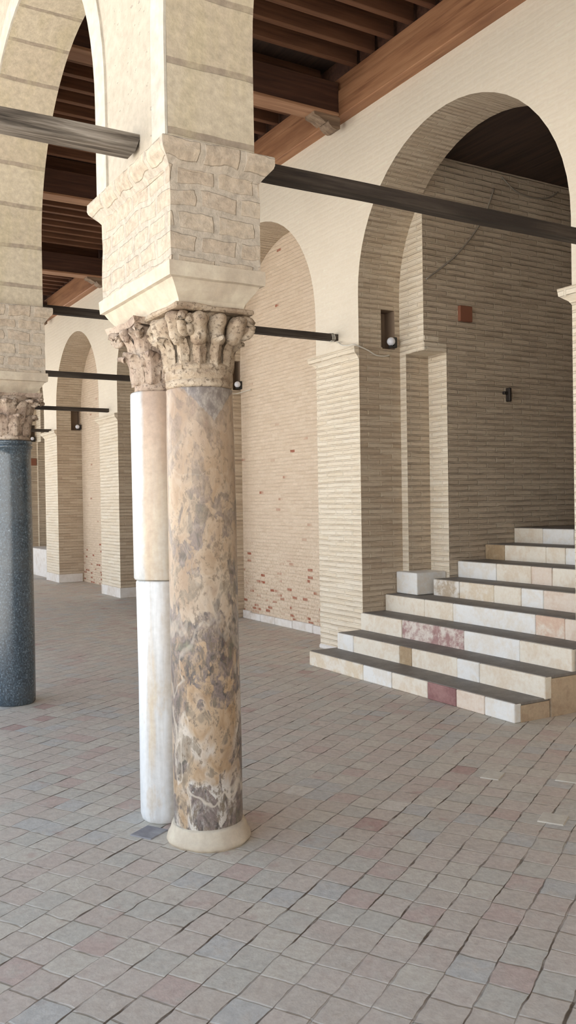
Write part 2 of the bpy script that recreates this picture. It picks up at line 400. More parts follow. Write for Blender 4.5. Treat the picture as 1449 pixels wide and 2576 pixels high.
def mk_block(name, ca, cb):
    t = NT(name, .6, .35)
    o = t.ob()
    n = t.noise(o, 6, 5, .6).outputs[0]; f = t.noise(o, 40, 4, .7).outputs[0]
    c = t.mix(t.step(t.math('ADD', t.math('MULTIPLY', n, .6), t.math('MULTIPLY', t.noise(t.distort(o, .2, 4), 13, 5, .7).outputs[0], .4)), .44, .60), ca, cb)
    c = t.mix(.22, c, t.ramp(f, [(.3, .35), (.7, .9)]), 'OVERLAY')
    return t.finish(c, f, .3, .005)
BL = {'cream': mk_block('cream_marble', (.79, .72, .605), (.72, .61, .475)),
      'white': mk_block('white_marble', (.80, .79, .765), (.76, .71, .635)),
      'ochre': mk_block('ochre_marble', (.70, .58, .43), (.79, .73, .63)),
      'maroon': mk_block('maroon_marble', (.25, .12, .115), (.33, .18, .165)),
      'patch': mk_block('mottled_maroon_marble', (.36, .21, .195), (.68, .60, .53)),
      'pink': mk_block('pink_marble', (.76, .64, .53), (.70, .55, .44)),
      'brown': mk_block('brown_marble', (.36, .255, .15), (.44, .33, .21)),
      'rust': mk_block('rust_marble', (.66, .46, .35), (.76, .67, .56)),
      'mixed': mk_block('brown_white_marble', (.46, .37, .27), (.78, .74, .68))}
M['tread'] = mk_block('grey_tread_stone', (.185, .165, .15), (.235, .21, .185))
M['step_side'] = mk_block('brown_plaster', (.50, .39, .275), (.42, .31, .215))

def plain(name, col, rough=.6, metal=0):
    t = NT(name, rough, .5)
    f = t.noise(t.ob(), 30, 3).outputs[0]
    t.b.inputs['Metallic'].default_value = metal
    return t.finish(t.mix(t.math('MULTIPLY', f, .3), col, tuple(x * .7 for x in col)), f, .1, .002)
M['terracotta'] = plain('terracotta', (.27, .105, .06), .8)
M['lamp_white'] = plain('white_glass', (.78, .79, .86), .25)
M['black'] = plain('black_metal', (.02, .02, .02), .5)
M['iron'] = plain('dark_iron', (.06, .05, .045), .6, .6)
M['cable'] = plain('white_cable', (.74, .70, .62), .5)
M['wire'] = plain('grey_wire', (.30, .26, .21), .6)
M['court'] = plain('courtyard_marble', (.72, .68, .61), .8)

M['recess_shade_brown'] = plain('shaded_brown_recess', (.30, .215, .15), .9)  # the brick's own brown, with the shade inside the recess put into it

# ------------------------------------------------------------------ layout numbers (metres)
XW = 5.148                      # front of the right wall
DEP = .52                       # depth of niches and arch reveals
XB = XW + DEP
SP = 3.15                       # height of the wall imposts
ZC = 3.68                       # arch centres
TOPW = 6.11
# wall piers: (y0, y1)
PIERS = {'Z': (3.58, 4.48), 'A': (7.19, 7.985), 'B': (10.73, 11.57), 'C': (14.24, 15.2), 'D': (17.87, 18.8), 'E': (21.4, 22.3)}
PL = [(-3.6, -2.7), (.0, .9)] + [PIERS[k] for k in 'ZABCDE'] + [(25, 25.9)]
NICHE = {2 * i for i in range(6)}

# ------------------------------------------------------------------ floor, ceiling, courtyard
bm = B()
quad(bm, (-2.4, -5, 0), (10, -5, 0), (10, 27, 0), (-2.4, 27, 0))
fl = tag(obj('floor', bm, M['floor']), 'paving of small worn pinkish grey brick tiles laid diagonally', 'floor', kind='structure')
bm = B(); box(bm, -1.6, 5.6, -5, 27, 6.108, 6.25)  # outer edge, out of view, placed for the light it lets in
tag(obj('ceiling', bm, M['plank']), 'dark boarded ceiling above the joists', 'ceiling', kind='structure')
bm = B(); quad(bm, (-40, -30, -.05), (-2.4, -30, -.05), (-2.4, 50, -.05), (-40, 50, -.05))
tag(obj('floor_courtyard', bm, M['court']), 'sunlit courtyard pavement', 'floor', kind='structure')

bm = B(); box(bm, -1.6, XW, -5.2, -5, 0, 6.1); uvbox(bm)  # wall added out of view to keep light from entering at this end
tag(obj('wall_light_block', bm, M['stucco']), 'unseen plain wall added behind the viewer to cut the light', 'wall', kind='structure')
# ------------------------------------------------------------------ right wall
def arch_pts(y0, y1, n=28, zc=ZC, rise=None):
    c, r = (y0 + y1) / 2, (y1 - y0) / 2
    rise = rise or r
    return [(c + r * math.cos(PI * k / n), zc + rise * math.sin(PI * k / n)) for k in range(n + 1)]   # from y1 to y0

wall_faces = B()                     # upper stuccoed part
lower_faces = B()                    # brick piers
for (y0, y1) in PL:
    quad(lower_faces, (XW, y1, 0), (XW, y0, 0), (XW, y0, SP), (XW, y1, SP))
    quad(wall_faces, (XW, y1, SP), (XW, y0, SP), (XW, y0, TOPW), (XW, y1, TOPW))
soffits, panels, passages = [], [], []
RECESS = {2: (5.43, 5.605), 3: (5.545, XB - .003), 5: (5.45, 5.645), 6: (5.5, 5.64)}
for i, ((a0, a1), (b0, b1)) in enumerate(zip(PL, PL[1:])):
    y0, y1 = a1, b0
    niche = i % 2 == 1
    # order of openings: PL[1]->PL[2] niche, Z->A door, A->B niche, B->C door ...
    is_door = i in (0, 2, 4, 6)
    zc = ZC if is_door else ZC - .09
    pts = arch_pts(y0, y1, zc=zc)
    for (p, q) in zip(pts, pts[1:]):
        quad(wall_faces, (XW, p[0], p[1]), (XW, q[0], q[1]), (XW, q[0], TOPW), (XW, p[0], TOPW))
    # reveal: jambs and vault in one surface, uv along the arc
    path = [(y1, 0), (y1, SP), (y1, SP + .40)] + pts + [(y0, SP), (y0, 0)]
    bm = B(); uvl = bm.loops.layers.uv.verify()
    s = 0
    for (p, q) in zip(path, path[1:]):
        d = math.hypot(q[0] - p[0], q[1] - p[1])
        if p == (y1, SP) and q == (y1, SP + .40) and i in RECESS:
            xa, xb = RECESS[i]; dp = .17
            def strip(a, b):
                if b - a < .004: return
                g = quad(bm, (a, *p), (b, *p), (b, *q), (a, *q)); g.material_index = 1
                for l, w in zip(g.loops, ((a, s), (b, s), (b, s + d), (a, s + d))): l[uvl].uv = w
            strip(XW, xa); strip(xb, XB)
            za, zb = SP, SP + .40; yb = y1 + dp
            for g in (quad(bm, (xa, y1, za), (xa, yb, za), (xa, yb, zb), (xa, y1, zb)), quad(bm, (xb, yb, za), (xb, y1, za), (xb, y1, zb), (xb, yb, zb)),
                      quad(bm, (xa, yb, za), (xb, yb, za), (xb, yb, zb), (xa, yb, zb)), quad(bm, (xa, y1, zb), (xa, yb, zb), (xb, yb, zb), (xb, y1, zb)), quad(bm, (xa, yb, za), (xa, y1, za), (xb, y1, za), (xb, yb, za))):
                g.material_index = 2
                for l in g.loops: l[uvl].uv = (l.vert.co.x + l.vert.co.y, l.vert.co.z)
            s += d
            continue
        f = quad(bm, (XW, *p), (XB, *p), (XB, *q), (XW, *q))
        f.smooth = p[1] >= zc - 1e-6 and q[1] >= zc - 1e-6
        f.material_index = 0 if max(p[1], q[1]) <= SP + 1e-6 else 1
        for l, w in zip(f.loops, ((XW, s), (XB, s), (XB, s + d), (XW, s + d))): l[uvl].uv = w
        s += d
    soffits.append((bm, is_door))
    if not is_door:
        bm = B(); quad(bm, (XB, y1, 0), (XB, y0, 0), (XB, y0, zc + 1.45), (XB, y1, zc + 1.45)); uvbox(bm)
        panels.append((bm, y0, y1))
    else:
        bm = B(); uvl = bm.loops.layers.uv.verify()
        XE = 9.6
        c = (y0 + y1) / 2
        for side in (1, -1):
            Y = lambda d: c + side * ((y1 - y0) / 2 - d)
            low = [(XB, 0), (XB, .10), (XB + .295, .10), (XB + .295, .385), (XE, .385)]
            hi = [(XB, 0), (XB, .385), (XE, .385)]
            for pl, za, zb in ((low, 0, SP - .02), (hi, SP - .02, 5.06)):
                for (p, q) in zip(pl, pl[1:]):
                    zs = .86 if i == 2 and side > 0 and pl is low and q[0] < XB + .3 and p[1] < .11 and q[1] < .11 else za   # stands on the plinth stone
                    P = [(p[0], Y(p[1]), zs), (q[0], Y(q[1]), zs), (q[0], Y(q[1]), zb), (p[0], Y(p[1]), zb)]
                    f = quad(bm, *(P if side > 0 else P[::-1]))
                    f.material_index = 1 if abs(p[0] - q[0]) < 1e-6 else 0
            P = [(XB, Y(.10), SP - .02), (XB + .295, Y(.10), SP - .02), (XB + .295, Y(.385), SP - .02), (XB, Y(.385), SP - .02)]
            quad(bm, *P)
        quad(bm, (XE, y1, 0), (XE, y0, 0), (XE, y0, 5.06), (XE, y1, 5.06))
        uvbox(bm)
        passages.append((bm, y0, y1, XE))
uvbox(wall_faces); uvbox(lower_faces)
wall = obj('wall_right', wall_faces, M['stucco'])
tag(wall, 'tall cream wall of round brick arches and shallow niches', 'wall', kind='structure')
obj('brick_pier_facing', lower_faces, M['brick_face'], wall)
for bm, d in soffits: obj('arch_reveal', bm, [M['brick_jamb'], M['brick_soffit'], M['recess_shade_brown']], wall)
for bm, y0, y1 in panels: obj('niche_panel', bm, M['brick_niche'], wall)
for bm, y0, y1, XE in passages:
    obj('passage_wall', bm, [M['brick_passage'], M['brick_face']], wall)
    bm = B(); box(bm, XB - .02, XE, y0, y1, 5.06, 5.16)
    obj('passage_ceiling', bm, M['plank'], wall)
for (y0, y1) in PL:
    bm = B()
    prof = [(.0, SP - .13), (.012, SP - .10), (.05, SP - .055), (.055, SP), (.0, SP + .012)]
    rings = []
    for o_, z in prof:
        ya, yb = y0 + .004, y1 + o_ * 1.7
        rings.append([bm.verts.new(p) for p in ((XW + .3, ya, z), (XW - o_, ya, z), (XW - o_, yb, z), (XW + .3, yb, z))])
    for a, b in zip(rings, rings[1:]):
        for k in range(4): bm.faces.new((a[(k + 1) % 4], a[k], b[k], b[(k + 1) % 4]))
    bm.faces.new(rings[0]); bm.faces.new(rings[-1][::-1])
    bmesh.ops.recalc_face_normals(bm, faces=bm.faces)
    uvbox(bm)
    obj('impost_moulding', bm, M['brick_face'], wall)
# small corbel stones where the vault wall oversails the stair passage pilaster
bm = B(); box(bm, XB - .012, XB + .30, 6.795, 7.10, SP - .06, SP + .03, .012)
box(bm, XB - .004, XB + .2, 6.80, 7.0, SP + .03, SP + .10, .012); uvbox(bm)
obj('corbel_stone', bm, M['brick_face'], wall)
# white plinth course at the foot of the niche and of the far piers
rng = random.Random(4)
yy = 7.99
while yy < 10.7:
    w = rng.uniform(.25, .5); w = min(w, 10.72 - yy)
    bm = B(); box(bm, XB - .035, XB + .03, yy + .006, yy + w - .006, 0.0, .10 + rng.uniform(-.01, .012), .008)
    obj('plinth_block', bm, M['dark_plinth'] if 9.2 < yy + w / 2 < 9.6 else M['white_plinth'], wall)
    yy += w
for k in 'CD':
    y0, y1 = PIERS[k]
    bm = B(); box(bm, XW - .014, XB - .03, y0 - .010, y1, 0, .17, .006)
    obj('plinth_block', bm, M['white_plinth'], wall)
bm = B(); box(bm, XW - .02, XW + .02, 7.5, 7.99, 0, .05, .012)
obj('plinth_block', bm, M['white_plinth'], wall)

# ------------------------------------------------------------------ lamps in the wall recesses
def recess_lamp(y, x, zt, label):
    # recess lining: a sunk dark niche at the head of the pier
    t = thing('globe_lamp', (x, y - .035, SP + .012), label, 'lamp', 'lamps on the wall imposts')
    bm = B(); lathe(bm, [(.03, 0), (.03, .012), (.012, .018), (.012, .03)], 16)
    obj('lamp_foot', bm, M['black'], t)
    bm = B(); bmesh.ops.create_uvsphere(bm, u_segments=20, v_segments=14, radius=.043)
    for f in bm.faces: f.smooth = True
    for v in bm.verts: v.co.z += .062
    obj('lamp_globe', bm, M['lamp_white'], t)
    bm = B(); box(bm, .035, .075, -.01, .035, .0, .11, .006)
    obj('lamp_housing', bm, M['black'], t)

# ------------------------------------------------------------------ arcade
PY0, PY1 = 3.55, 4.45          # pier of the marble pair
P2Y = 7.07
PER = 3.56
AX0, AX1 = 1.54, 1.972
def shx(y): return -.0095 * max(0, y - 4.45) if y < 8.2 else -.036
imps = [(-.02, .88), (PY0, PY1), (P2Y, P2Y + .9)] + [(P2Y + PER * k, P2Y + PER * k + .9) for k in (1, 2, 3, 4)]
ATOP = 5.87
ISP = 3.198
arc = thing('stone_arcade', (1.75, 4, ISP), 'long cream stone arcade wall of round arches carried by the columns on the left', 'arcade')
ao = Vector((1.75, 4, ISP))
def L(p): return Vector((p[0] + shx(p[1]), p[1], p[2])) - ao
bm = B()
for (y0, y1) in imps:
    a, b = y0 + .01, y1 + .03
    quad(bm, L((AX0, b, ISP)), L((AX0, a, ISP)), L((AX0, a, ATOP)), L((AX0, b, ATOP)))
    quad(bm, L((AX1, a, ISP)), L((AX1, b, ISP)), L((AX1, b, ATOP)), L((AX1, a, ATOP)))
sof = []
AZ = 3.69
for (p0, p1), (q0, q1) in zip(imps, imps[1:]):
    y0, y1 = p1 + .03, q0 + .01
    pts = arch_pts(y0, y1, 32, AZ)
    for (p, q) in zip(pts, pts[1:]):
        quad(bm, L((AX0, *p)), L((AX0, *q)), L((AX0, q[0], ATOP)), L((AX0, p[0], ATOP)))
        quad(bm, L((AX1, *q)), L((AX1, *p)), L((AX1, p[0], ATOP)), L((AX1, q[0], ATOP)))
    path = [(y1, ISP), (y1, (ISP + AZ) / 2)] + pts + [(y0, (ISP + AZ) / 2), (y0, ISP)]
    sb = B(); uvl = sb.loops.layers.uv.verify(); s = {0: .268, 1: .148}.get(len(sof), rng.uniform(0, .3))
    for (p, q) in zip(path, path[1:]):
        d = math.hypot(q[0] - p[0], q[1] - p[1])
        f = quad(sb, L((AX0, *p)), L((AX1, *p)), L((AX1, *q)), L((AX0, *q))); f.smooth = True
        for l, w in zip(f.loops, ((AX0, s), (AX1, s), (AX1, s + d), (AX0, s + d))): l[uvl].uv = w
        s += d
    bmesh.ops.remove_doubles(sb, verts=sb.verts, dist=1e-5)
    sof.append(sb)
    # archivolt: a slightly raised pale band following the arch on the courtyard face
    for X_, sgn in ((AX0, -1),):
        ab = B()
        inner = [(y1, ISP + .02)] + pts + [(y0, ISP + .02)]
        c = (y0 + y1) / 2; r = (y1 - y0) / 2
        k = (r + .15) / r
        outer = [(y1 + .15, ISP + .02)] + [(c + (p[0] - c) * k, AZ + (p[1] - AZ) * k) for p in pts] + [(y0 - .15, ISP + .02)]
        for (a, b, a2, b2) in zip(inner, inner[1:], outer, outer[1:]):
            xo = X_ + sgn * .012
            quad(ab, L((xo, *a)), L((xo, *b)), L((xo, *b2)), L((xo, *a2)))
            quad(ab, L((xo, *a2)), L((xo, *b2)), L((X_, *b2)), L((X_, *a2)))
            quad(ab, L((X_ + .001, *a)), L((X_ + .001, *b)), L((xo, *b)), L((xo, *a)))
        bmesh.ops.remove_doubles(ab, verts=ab.verts, dist=1e-5)
        bmesh.ops.recalc_face_normals(ab, faces=ab.faces)
        sof[-1] = (sb, ab)
y0, y1 = imps[0][0] + .01, imps[-1][1] + .03
quad(bm, L((AX0, y0, ISP)), L((AX1, y0, ISP)), L((AX1, y0, ATOP)), L((AX0, y0, ATOP)))
quad(bm, L((AX1, y1, ISP)), L((AX0, y1, ISP)), L((AX0, y1, ATOP)), L((AX1, y1, ATOP)))
quad(bm, L((AX0, y0, ATOP)), L((AX1, y0, ATOP)), L((AX1, y1, ATOP)), L((AX0, y1, ATOP)))
uvbox(bm)
obj('spandrel_wall', bm, M['spandrel'], arc)
for sb, ab in sof:
    obj('arch_soffit', sb, M['voussoir'], arc)
    obj('archivolt', ab, M['archivolt'], arc, smooth=False)

# impost blocks
def stack(prof, hx, hy, bev=.006, ky=1.35):
    bm = B(); rings = []
    for z, o in prof:
        oy = o * ky if o > 0 else o
        rings.append([bm.verts.new(p) for p in ((-hx - o, -hy - o, z), (hx + o, -hy - o, z), (hx + o, hy + oy, z), (-hx - o, hy + oy, z))])
    for a, b in zip(rings, rings[1:]):
        for k in range(4): bm.faces.new((a[k], a[(k + 1) % 4], b[(k + 1) % 4], b[k]))
    bm.faces.new(rings[0][::-1]); bm.faces.new(rings[-1])
    es = [e for e in bm.edges if abs(e.verts[0].co.z - e.verts[1].co.z) > .004]
    bmesh.ops.subdivide_edges(bm, edges=[e for e in bm.edges], cuts=3, use_grid_fill=True)
    roughen(bm, .006, 6, hx * 10)
    uvbox(bm)
    return bm

def make_impost(x0, x1, y0, y1, label, group=None):
    hx, hy = (x1 - x0) / 2, (y1 - y0) / 2
    t = thing('impost_block', ((x0 + x1) / 2, (y0 + y1) / 2, 2.5), label, 'impost block', group)
    obj('base_slab', stack([(0, -.062), (.02, -.055), (.095, -.004), (.10, .014), (.13, .016), (.165, .016)], hx, hy), M['band'], t)
    obj('masonry_body', stack([(.165, 0.0), (.30, .002), (.43, .0), (.57, 0.0)], hx, hy), M['impost'], t)
    obj('crown_moulding', stack([(.57, .0), (.59, .012), (.635, .05), (.65, .055), (.685, .055), (.69, .05)], hx, hy), M['impost'], t)
    return t
GI = 'impost blocks of the arcade'
imp1 = make_impost(1.542, 1.99, PY0, PY1, 'tall cream impost block on the twin marble columns, left side brightly lit')
imp2 = make_impost(1.51, 1.955, P2Y, P2Y + .9, 'impost block on the blue grey granite column at the left edge')

# ------------------------------------------------------------------ capitals
def leaf(bm, ang, r0, z0, h, w, curl, thick=.012, lobes=True, seed=0, bulge=.02, cx=0, cy=0):
    nv, nu = 9, 7
    path = [(0, 0), (.06, .2), (.10, .4), (.16, .6), (.30, .78), (.60, .95), (.88, 1.0), (1.0, .95), (.98, .86)]
    wid = [.72, .86, .95, 1.0, .98, .88, .72, .5, .26]
    g = []
    ca, sa = math.cos(ang), math.sin(ang)
    for i in range(nv):
        rr, zz = r0 + path[i][0] * curl, z0 + path[i][1] * h
        ww = w * wid[i] * (1 + (.10 if (i % 2 and lobes) else -.02))
        row = []
        for j in range(nu):
            u = j / (nu - 1) * 2 - 1
            out = rr + bulge * (math.cos(u * PI) * .5) + (.012 if j == nu // 2 else 0) - .25 * w * w * u * u
            tx = u * ww / 2
            row.append(bm.verts.new((cx + out * ca - tx * sa, cy + out * sa + tx * ca, zz - .015 * abs(u) * (i / nv))))
        g.append(row)
    fs = []
    for i in range(nv - 1):
        for j in range(nu - 1):
            f = bm.faces.new((g[i][j], g[i][j + 1], g[i + 1][j + 1], g[i + 1][j])); f.smooth = True
            fs.append(f)
    bmesh.ops.solidify(bm, geom=fs, thickness=-thick)

def capsule(bm, p, q, r0, r1, n=20, m=16):
    p, q = Vector(p), Vector(q)
    ax = (q - p); Ln = ax.length; ax.normalize()
    s = ax.cross(Vector((0, 0, 1)))
    if s.length < .05: s = Vector((1, 0, 0))
    s.normalize(); u = s.cross(ax)
    rings = []
    for i in range(m + 1):
        t = i / m
        e = math.sqrt(max(0, 1 - (2 * t - 1) ** 4))
        r = (r0 + (r1 - r0) * t) * max(e, .02)
        rings.append([bm.verts.new(p + ax * Ln * t + (s * math.cos(2 * PI * k / n) + u * math.sin(2 * PI * k / n)) * r) for k in range(n)])
    for a, b in zip(rings, rings[1:]):
        for k in range(n):
            f = bm.faces.new((a[k], a[(k + 1) % n], b[(k + 1) % n], b[k])); f.smooth = True
    bm.faces.new(rings[0][::-1]); bm.faces.new(rings[-1])

def volute(bm, ang, r, z, rad, thick, turns=2.0):
    """a scroll standing in the vertical plane of direction ang"""
    ca, sa = math.cos(ang), math.sin(ang)
    pts = []
    n = 26
    for i in range(n + 1):
        t = i / n
        a = PI * .5 - t * turns * 2 * PI
        rr = rad * (1 - .78 * t)
        o = r + rr * math.cos(a); zz = z + rr * math.sin(a)
        pts.append((o * ca, o * sa, zz))
    tube(bm, pts, thick, 7)
    capsule(bm, ((r - .01) * ca - thick * 1.6 * sa, (r - .01) * sa + thick * 1.6 * ca, z), ((r - .01) * ca + thick * 1.6 * sa, (r - .01) * sa - thick * 1.6 * ca, z), rad * .34, rad * .34, 10, 6)

# --- big breccia column ---
cb = thing('marble_column', (1.79, 3.79, 0), 'front column of the pair, thick mottled brown, grey and white marble shaft', 'column')
bm = B(); lathe(bm, [(.192, 0), (.199, .016), (.193, .036), (.181, .056), (.177, .076), (.171, .09)], 56, wob=.05)
for v in bm.verts:
    if v.co.y < 0: v.co.y *= 1.05
roughen(bm, .006, 8, 3)
obj('column_base', bm, M['band'], cb, smooth=True)
bm = B()
lathe(bm, [(.158, .06), (.163, .075), (.1645, .12), (.165, .5), (.1645, 1.0), (.162, 1.5), (.159, 1.9), (.156, 2.10), (.157, 2.13), (.154, 2.135)], 72, wob=.018)
for v in bm.verts:
    v.co.x -= .012 * v.co.z / 2.1; v.co.y -= .0 * v.co.z
roughen(bm, .0035, 5, 1)
obj('column_shaft', bm, M['breccia'], cb, smooth=True)
capb = thing('capital', (0, 0, 2.135 * (1 - .865))); capb.scale.z = .865; capb.parent = cb
cap_objs = []
bm = B()
lathe(bm, [(.150, 2.135), (.158, 2.15), (.160, 2.175), (.154, 2.18), (.160, 2.185), (.161, 2.225), (.156, 2.23), (.160, 2.235), (.162, 2.25), (.156, 2.256), (.136, 2.275), (.132, 2.36), (.136, 2.42), (.148, 2.49), (.165, 2.53), (.16, 2.535)], 56, wob=.012)
for v in bm.verts: v.co.x -= .012
roughen(bm, .004, 14, 5)
bell_big = bm
bm = B()
for k in range(12):
    a = 2 * PI * k / 12 + .12
    leaf(bm, a, .146, 2.228, .175, .060, .056, .016, True, k, .014, -.012)
roughen(bm, .0035, 22, 2)
leaves_big = bm
bm = B()
rr_ = random.Random(8)
for k in range(12):
    a = 2 * PI * k / 12 + .10 + rr_.uniform(-.05, .05)
    d = math.cos(4 * a + PI)  # larger towards the corners
    ro = .196 + .018 * d + rr_.uniform(-.014, .012); ri = .160 + .012 * d
    w = .036 + rr_.uniform(-.007, .009)
    capsule(bm, (ri * math.cos(a) - .012, ri * math.sin(a), 2.372 + rr_.uniform(-.03, .012)), (ro * math.cos(a) - .012, ro * math.sin(a), 2.525 + rr_.uniform(-.01, .008)), w * .8, w * 1.12)
roughen(bm, .012, 17, 4)
lobes_big = bm
bm = B()
for q in (45, 135, 225, 315):
    a = R(q)
    volute(bm, a, .205, 2.455, .058, .021, 1.5)
    volute(bm, a + .12, .19, 2.45, .05, .02, 1.4)
roughen(bm, .005, 16, 6)
vol_big = bm
bm = B(); box(bm, -.215, .19, -.20, .2, 2.527, 2.556, .008)
bmesh.ops.subdivide_edges(bm, edges=bm.edges[:], cuts=3, use_grid_fill=True)
roughen(bm, .008, 9, 2)
obj('bell', bell_big, M['capital'], capb, True)
obj('leaf_collar', leaves_big, M['capital'], capb, True)
obj('fluted_lobes', lobes_big, M['capital'], capb, True)
obj('volutes', vol_big, M['capital'], capb, True)
obj('abacus', bm, M['capital'], capb)
capb.name = 'capital'

# --- corinthian capital used on the white and the granite column ---
def corinthian(parent, z0, z1, r0, mat, seed=1, half=.2, twist=0.0):
    t = thing('capital', (0, 0, 0)); t.parent = parent
    H = z1 - z0
    bm = B()
    lathe(bm, [(r0 * .92, z0), (r0 * 1.02, z0 + .012), (r0 * 1.0, z0 + .035), (r0 * .93, z0 + .045), (r0 * .95, z0 + H * .5), (r0 * 1.1, z0 + H * .8), (r0 * 1.3, z0 + H * .92), (r0 * 1.2, z0 + H * .93)], 40, wob=.02)
    roughen(bm, .004, 15, seed)
    obj('bell', bm, mat, t, True)
    bm = B()
    for k in range(8):
        leaf(bm, 2 * PI * k / 8 + twist, r0 * .97, z0 + .035, H * .46, r0 * .78, .070, .014, True, k, .02)
    roughen(bm, .005, 20, seed + 1)
    obj('lower_leaves', bm, mat, t, True)
    bm = B()
    for k in range(8):
        leaf(bm, 2 * PI * (k + .5) / 8 + twist, r0 * 1.0, z0 + H * .36, H * .50, r0 * .86, .105, .014, True, k, .02)
    roughen(bm, .006, 20, seed + 2)
    obj('upper_leaves', bm, mat, t, True)
    bm = B()
    for q in (45, 135, 225, 315):
        volute(bm, R(q), half * 1.10, z0 + H * .82, H * .105, .013, 1.8)
        leaf(bm, R(q), r0 * 1.05, z0 + H * .50, H * .40, r0 * .8, .13, .016, True, q, .02)
    for q in (0, 90, 180, 270):
        capsule(bm, (half * .8 * math.cos(R(q)), half * .8 * math.sin(R(q)), z0 + H * .72), (half * .95 * math.cos(R(q)), half * .95 * math.sin(R(q)), z0 + H * .90), .02, .028)
    roughen(bm, .006, 18, seed + 3)
    obj('volutes', bm, mat, t, True)
    bm = B(); n = 10
    ring0, ring1 = [], []
    for s in range(4):
        a = Matrix.Rotation(s * PI / 2, 3, 'Z')
        for k in range(n):
            u = k / n * 2 - 1
            d = half * (1 - .16 * (1 - u * u))
            p = a @ Vector((u * half * 1.0, -d, 0))
            ring0.append(bm.verts.new((p.x, p.y, z1 - H * .09))); ring1.append(bm.verts.new((p.x * 1.06, p.y * 1.06, z1)))
    for k in range(len(ring0)):
        j = (k + 1) % len(ring0)
        bm.faces.new((ring0[k], ring0[j], ring1[j], ring1[k]))
    bm.faces.new(ring0[::-1]); bm.faces.new(ring1)
    roughen(bm, .006, 12, seed + 5)
    obj('abacus', bm, mat, t)
    return t

cw = thing('marble_column', (1.712, 4.145, 0), 'rear column of the pair, slender white marble shaft split into two drums', 'column')
bm = B()
lathe(bm, [(.100, 0), (.113, .012), (.121, .04), (.1225, .2), (.1235, .7), (.1225, 1.205), (.119, 1.214)], 64, wob=.02)
roughen(bm, .003, 5, 9)
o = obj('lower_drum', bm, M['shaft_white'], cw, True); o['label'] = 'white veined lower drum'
bm = B()
lathe(bm, [(.124, 1.219), (.129, 1.228), (.1285, 1.6), (.1285, 2.0), (.128, 2.15), (.122, 2.158)], 64, wob=.016)
for v in bm.verts: v.co.x -= .006 + .004 * (v.co.z - 1.2)
roughen(bm, .003, 5, 12)
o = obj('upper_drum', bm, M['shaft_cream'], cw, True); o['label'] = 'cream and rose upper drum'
corinthian(cw, 2.155, 2.50, .112, M['capital_pink'], 3, .19, .2)

cg = thing('granite_column', (1.702, 7.25, 0), 'polished dark blue grey granite column cut by the left edge', 'column')
bm = B()
lathe(bm, [(.158, 0), (.166, .012), (.168, .1), (.168, .6), (.166, 1.3), (.163, 2.0), (.166, 2.06), (.176, 2.065), (.178, 2.085), (.166, 2.09), (.166, 2.098), (.176, 2.102), (.176, 2.12), (.165, 2.125)], 72, wob=.01)
obj('column_shaft', bm, M['granite'], cg, True)
corinthian(cg, 2.125, 2.5, .155, M['capital_pink'], 7, .205, .1)

# further columns and impost blocks of the same arcade, beyond the picture
for i, (y0, y1) in enumerate(imps):
    if i in (1, 2): continue
    dy = y0 - PY0
    c = copy_tree(imp1); c.location.y += dy; c['label'] = 'cream impost block of an arcade pier outside the view'; c['group'] = 'arcade piers outside the view'
    for src in (cb, cw):
        c = copy_tree(src); c.location.y += dy; c['label'] = 'marble column of an arcade pier outside the view'; c['group'] = 'arcade columns outside the view'
        c.location.z = 0

# ------------------------------------------------------------------ tie beams
def beam(name, x0, x1, y0, y1, z0, z1, mat, label, cat, seed=1, cuts=24, amp=.004, group=None):
    L_ = x1 - x0; bm = B()
    n = cuts
    rings = []
    for i in range(n + 1):
        x = L_ * i / n
        rings.append([bm.verts.new((x, y, z)) for y, z in ((y0 - (y0 + y1) / 2, 0), ((y1 - y0) / 2, 0), ((y1 - y0) / 2, z1 - z0), (-(y1 - y0) / 2, z1 - z0))])
    for a, b in zip(rings, rings[1:]):
        for k in range(4): bm.faces.new((a[k], a[(k + 1) % 4], b[(k + 1) % 4], b[k]))
    bm.faces.new(rings[0][::-1]); bm.faces.new(rings[-1])
    bmesh.ops.recalc_face_normals(bm, faces=bm.faces)
    for v in bm.verts:
        v.co += Vector((0, noise.noise((v.co.x * 1.5, seed, v.co.z * 9)), noise.noise((v.co.x * 1.5, v.co.y * 9, seed + 5)))) * amp
    return tag(obj(name, bm, mat, loc=(x0, (y0 + y1) / 2, z0)), label, cat, group)

t = beam('tie_beam', -1.9, 1.545, 3.885, 3.985, 3.252, 3.333, M['oldwood'], 'weathered grey timber tie beam running left from the impost of the twin columns', 'tie beam', 2, 60, .008)
for v in t.data.vertices:      # ragged broken end at the impost
    if v.co.x > 3.40: v.co.x -= .03 * (1 - v.co.z / .08)
G = None
beam('tie_beam', 1.98, 5.14, 3.935, 4.02, 3.282, 3.356, M['darkwood'], 'dark timber tie beam from the near impost across the big stair arch', 'tie beam', 4)
for (y, z0, z1, lab) in ((7.59, 3.268, 3.334, 'dark tie beam ending beside the pier left of the stairs'),
                         (11.15, 3.25, 3.318, 'dark tie beam passing behind the rear white column, above the far arch'),
                         (14.7, 3.208, 3.27, 'thin dark tie beam ending on the far pale pier left of the white column'),
                         (18.3, 3.135, 3.195, 'shortest and farthest dark tie beam beside the granite capital')):
    beam('tie_beam', 1.95, XW + .005, y - .04, y + .04, z0, z1, M['darkwood'], lab, 'tie beam', y)

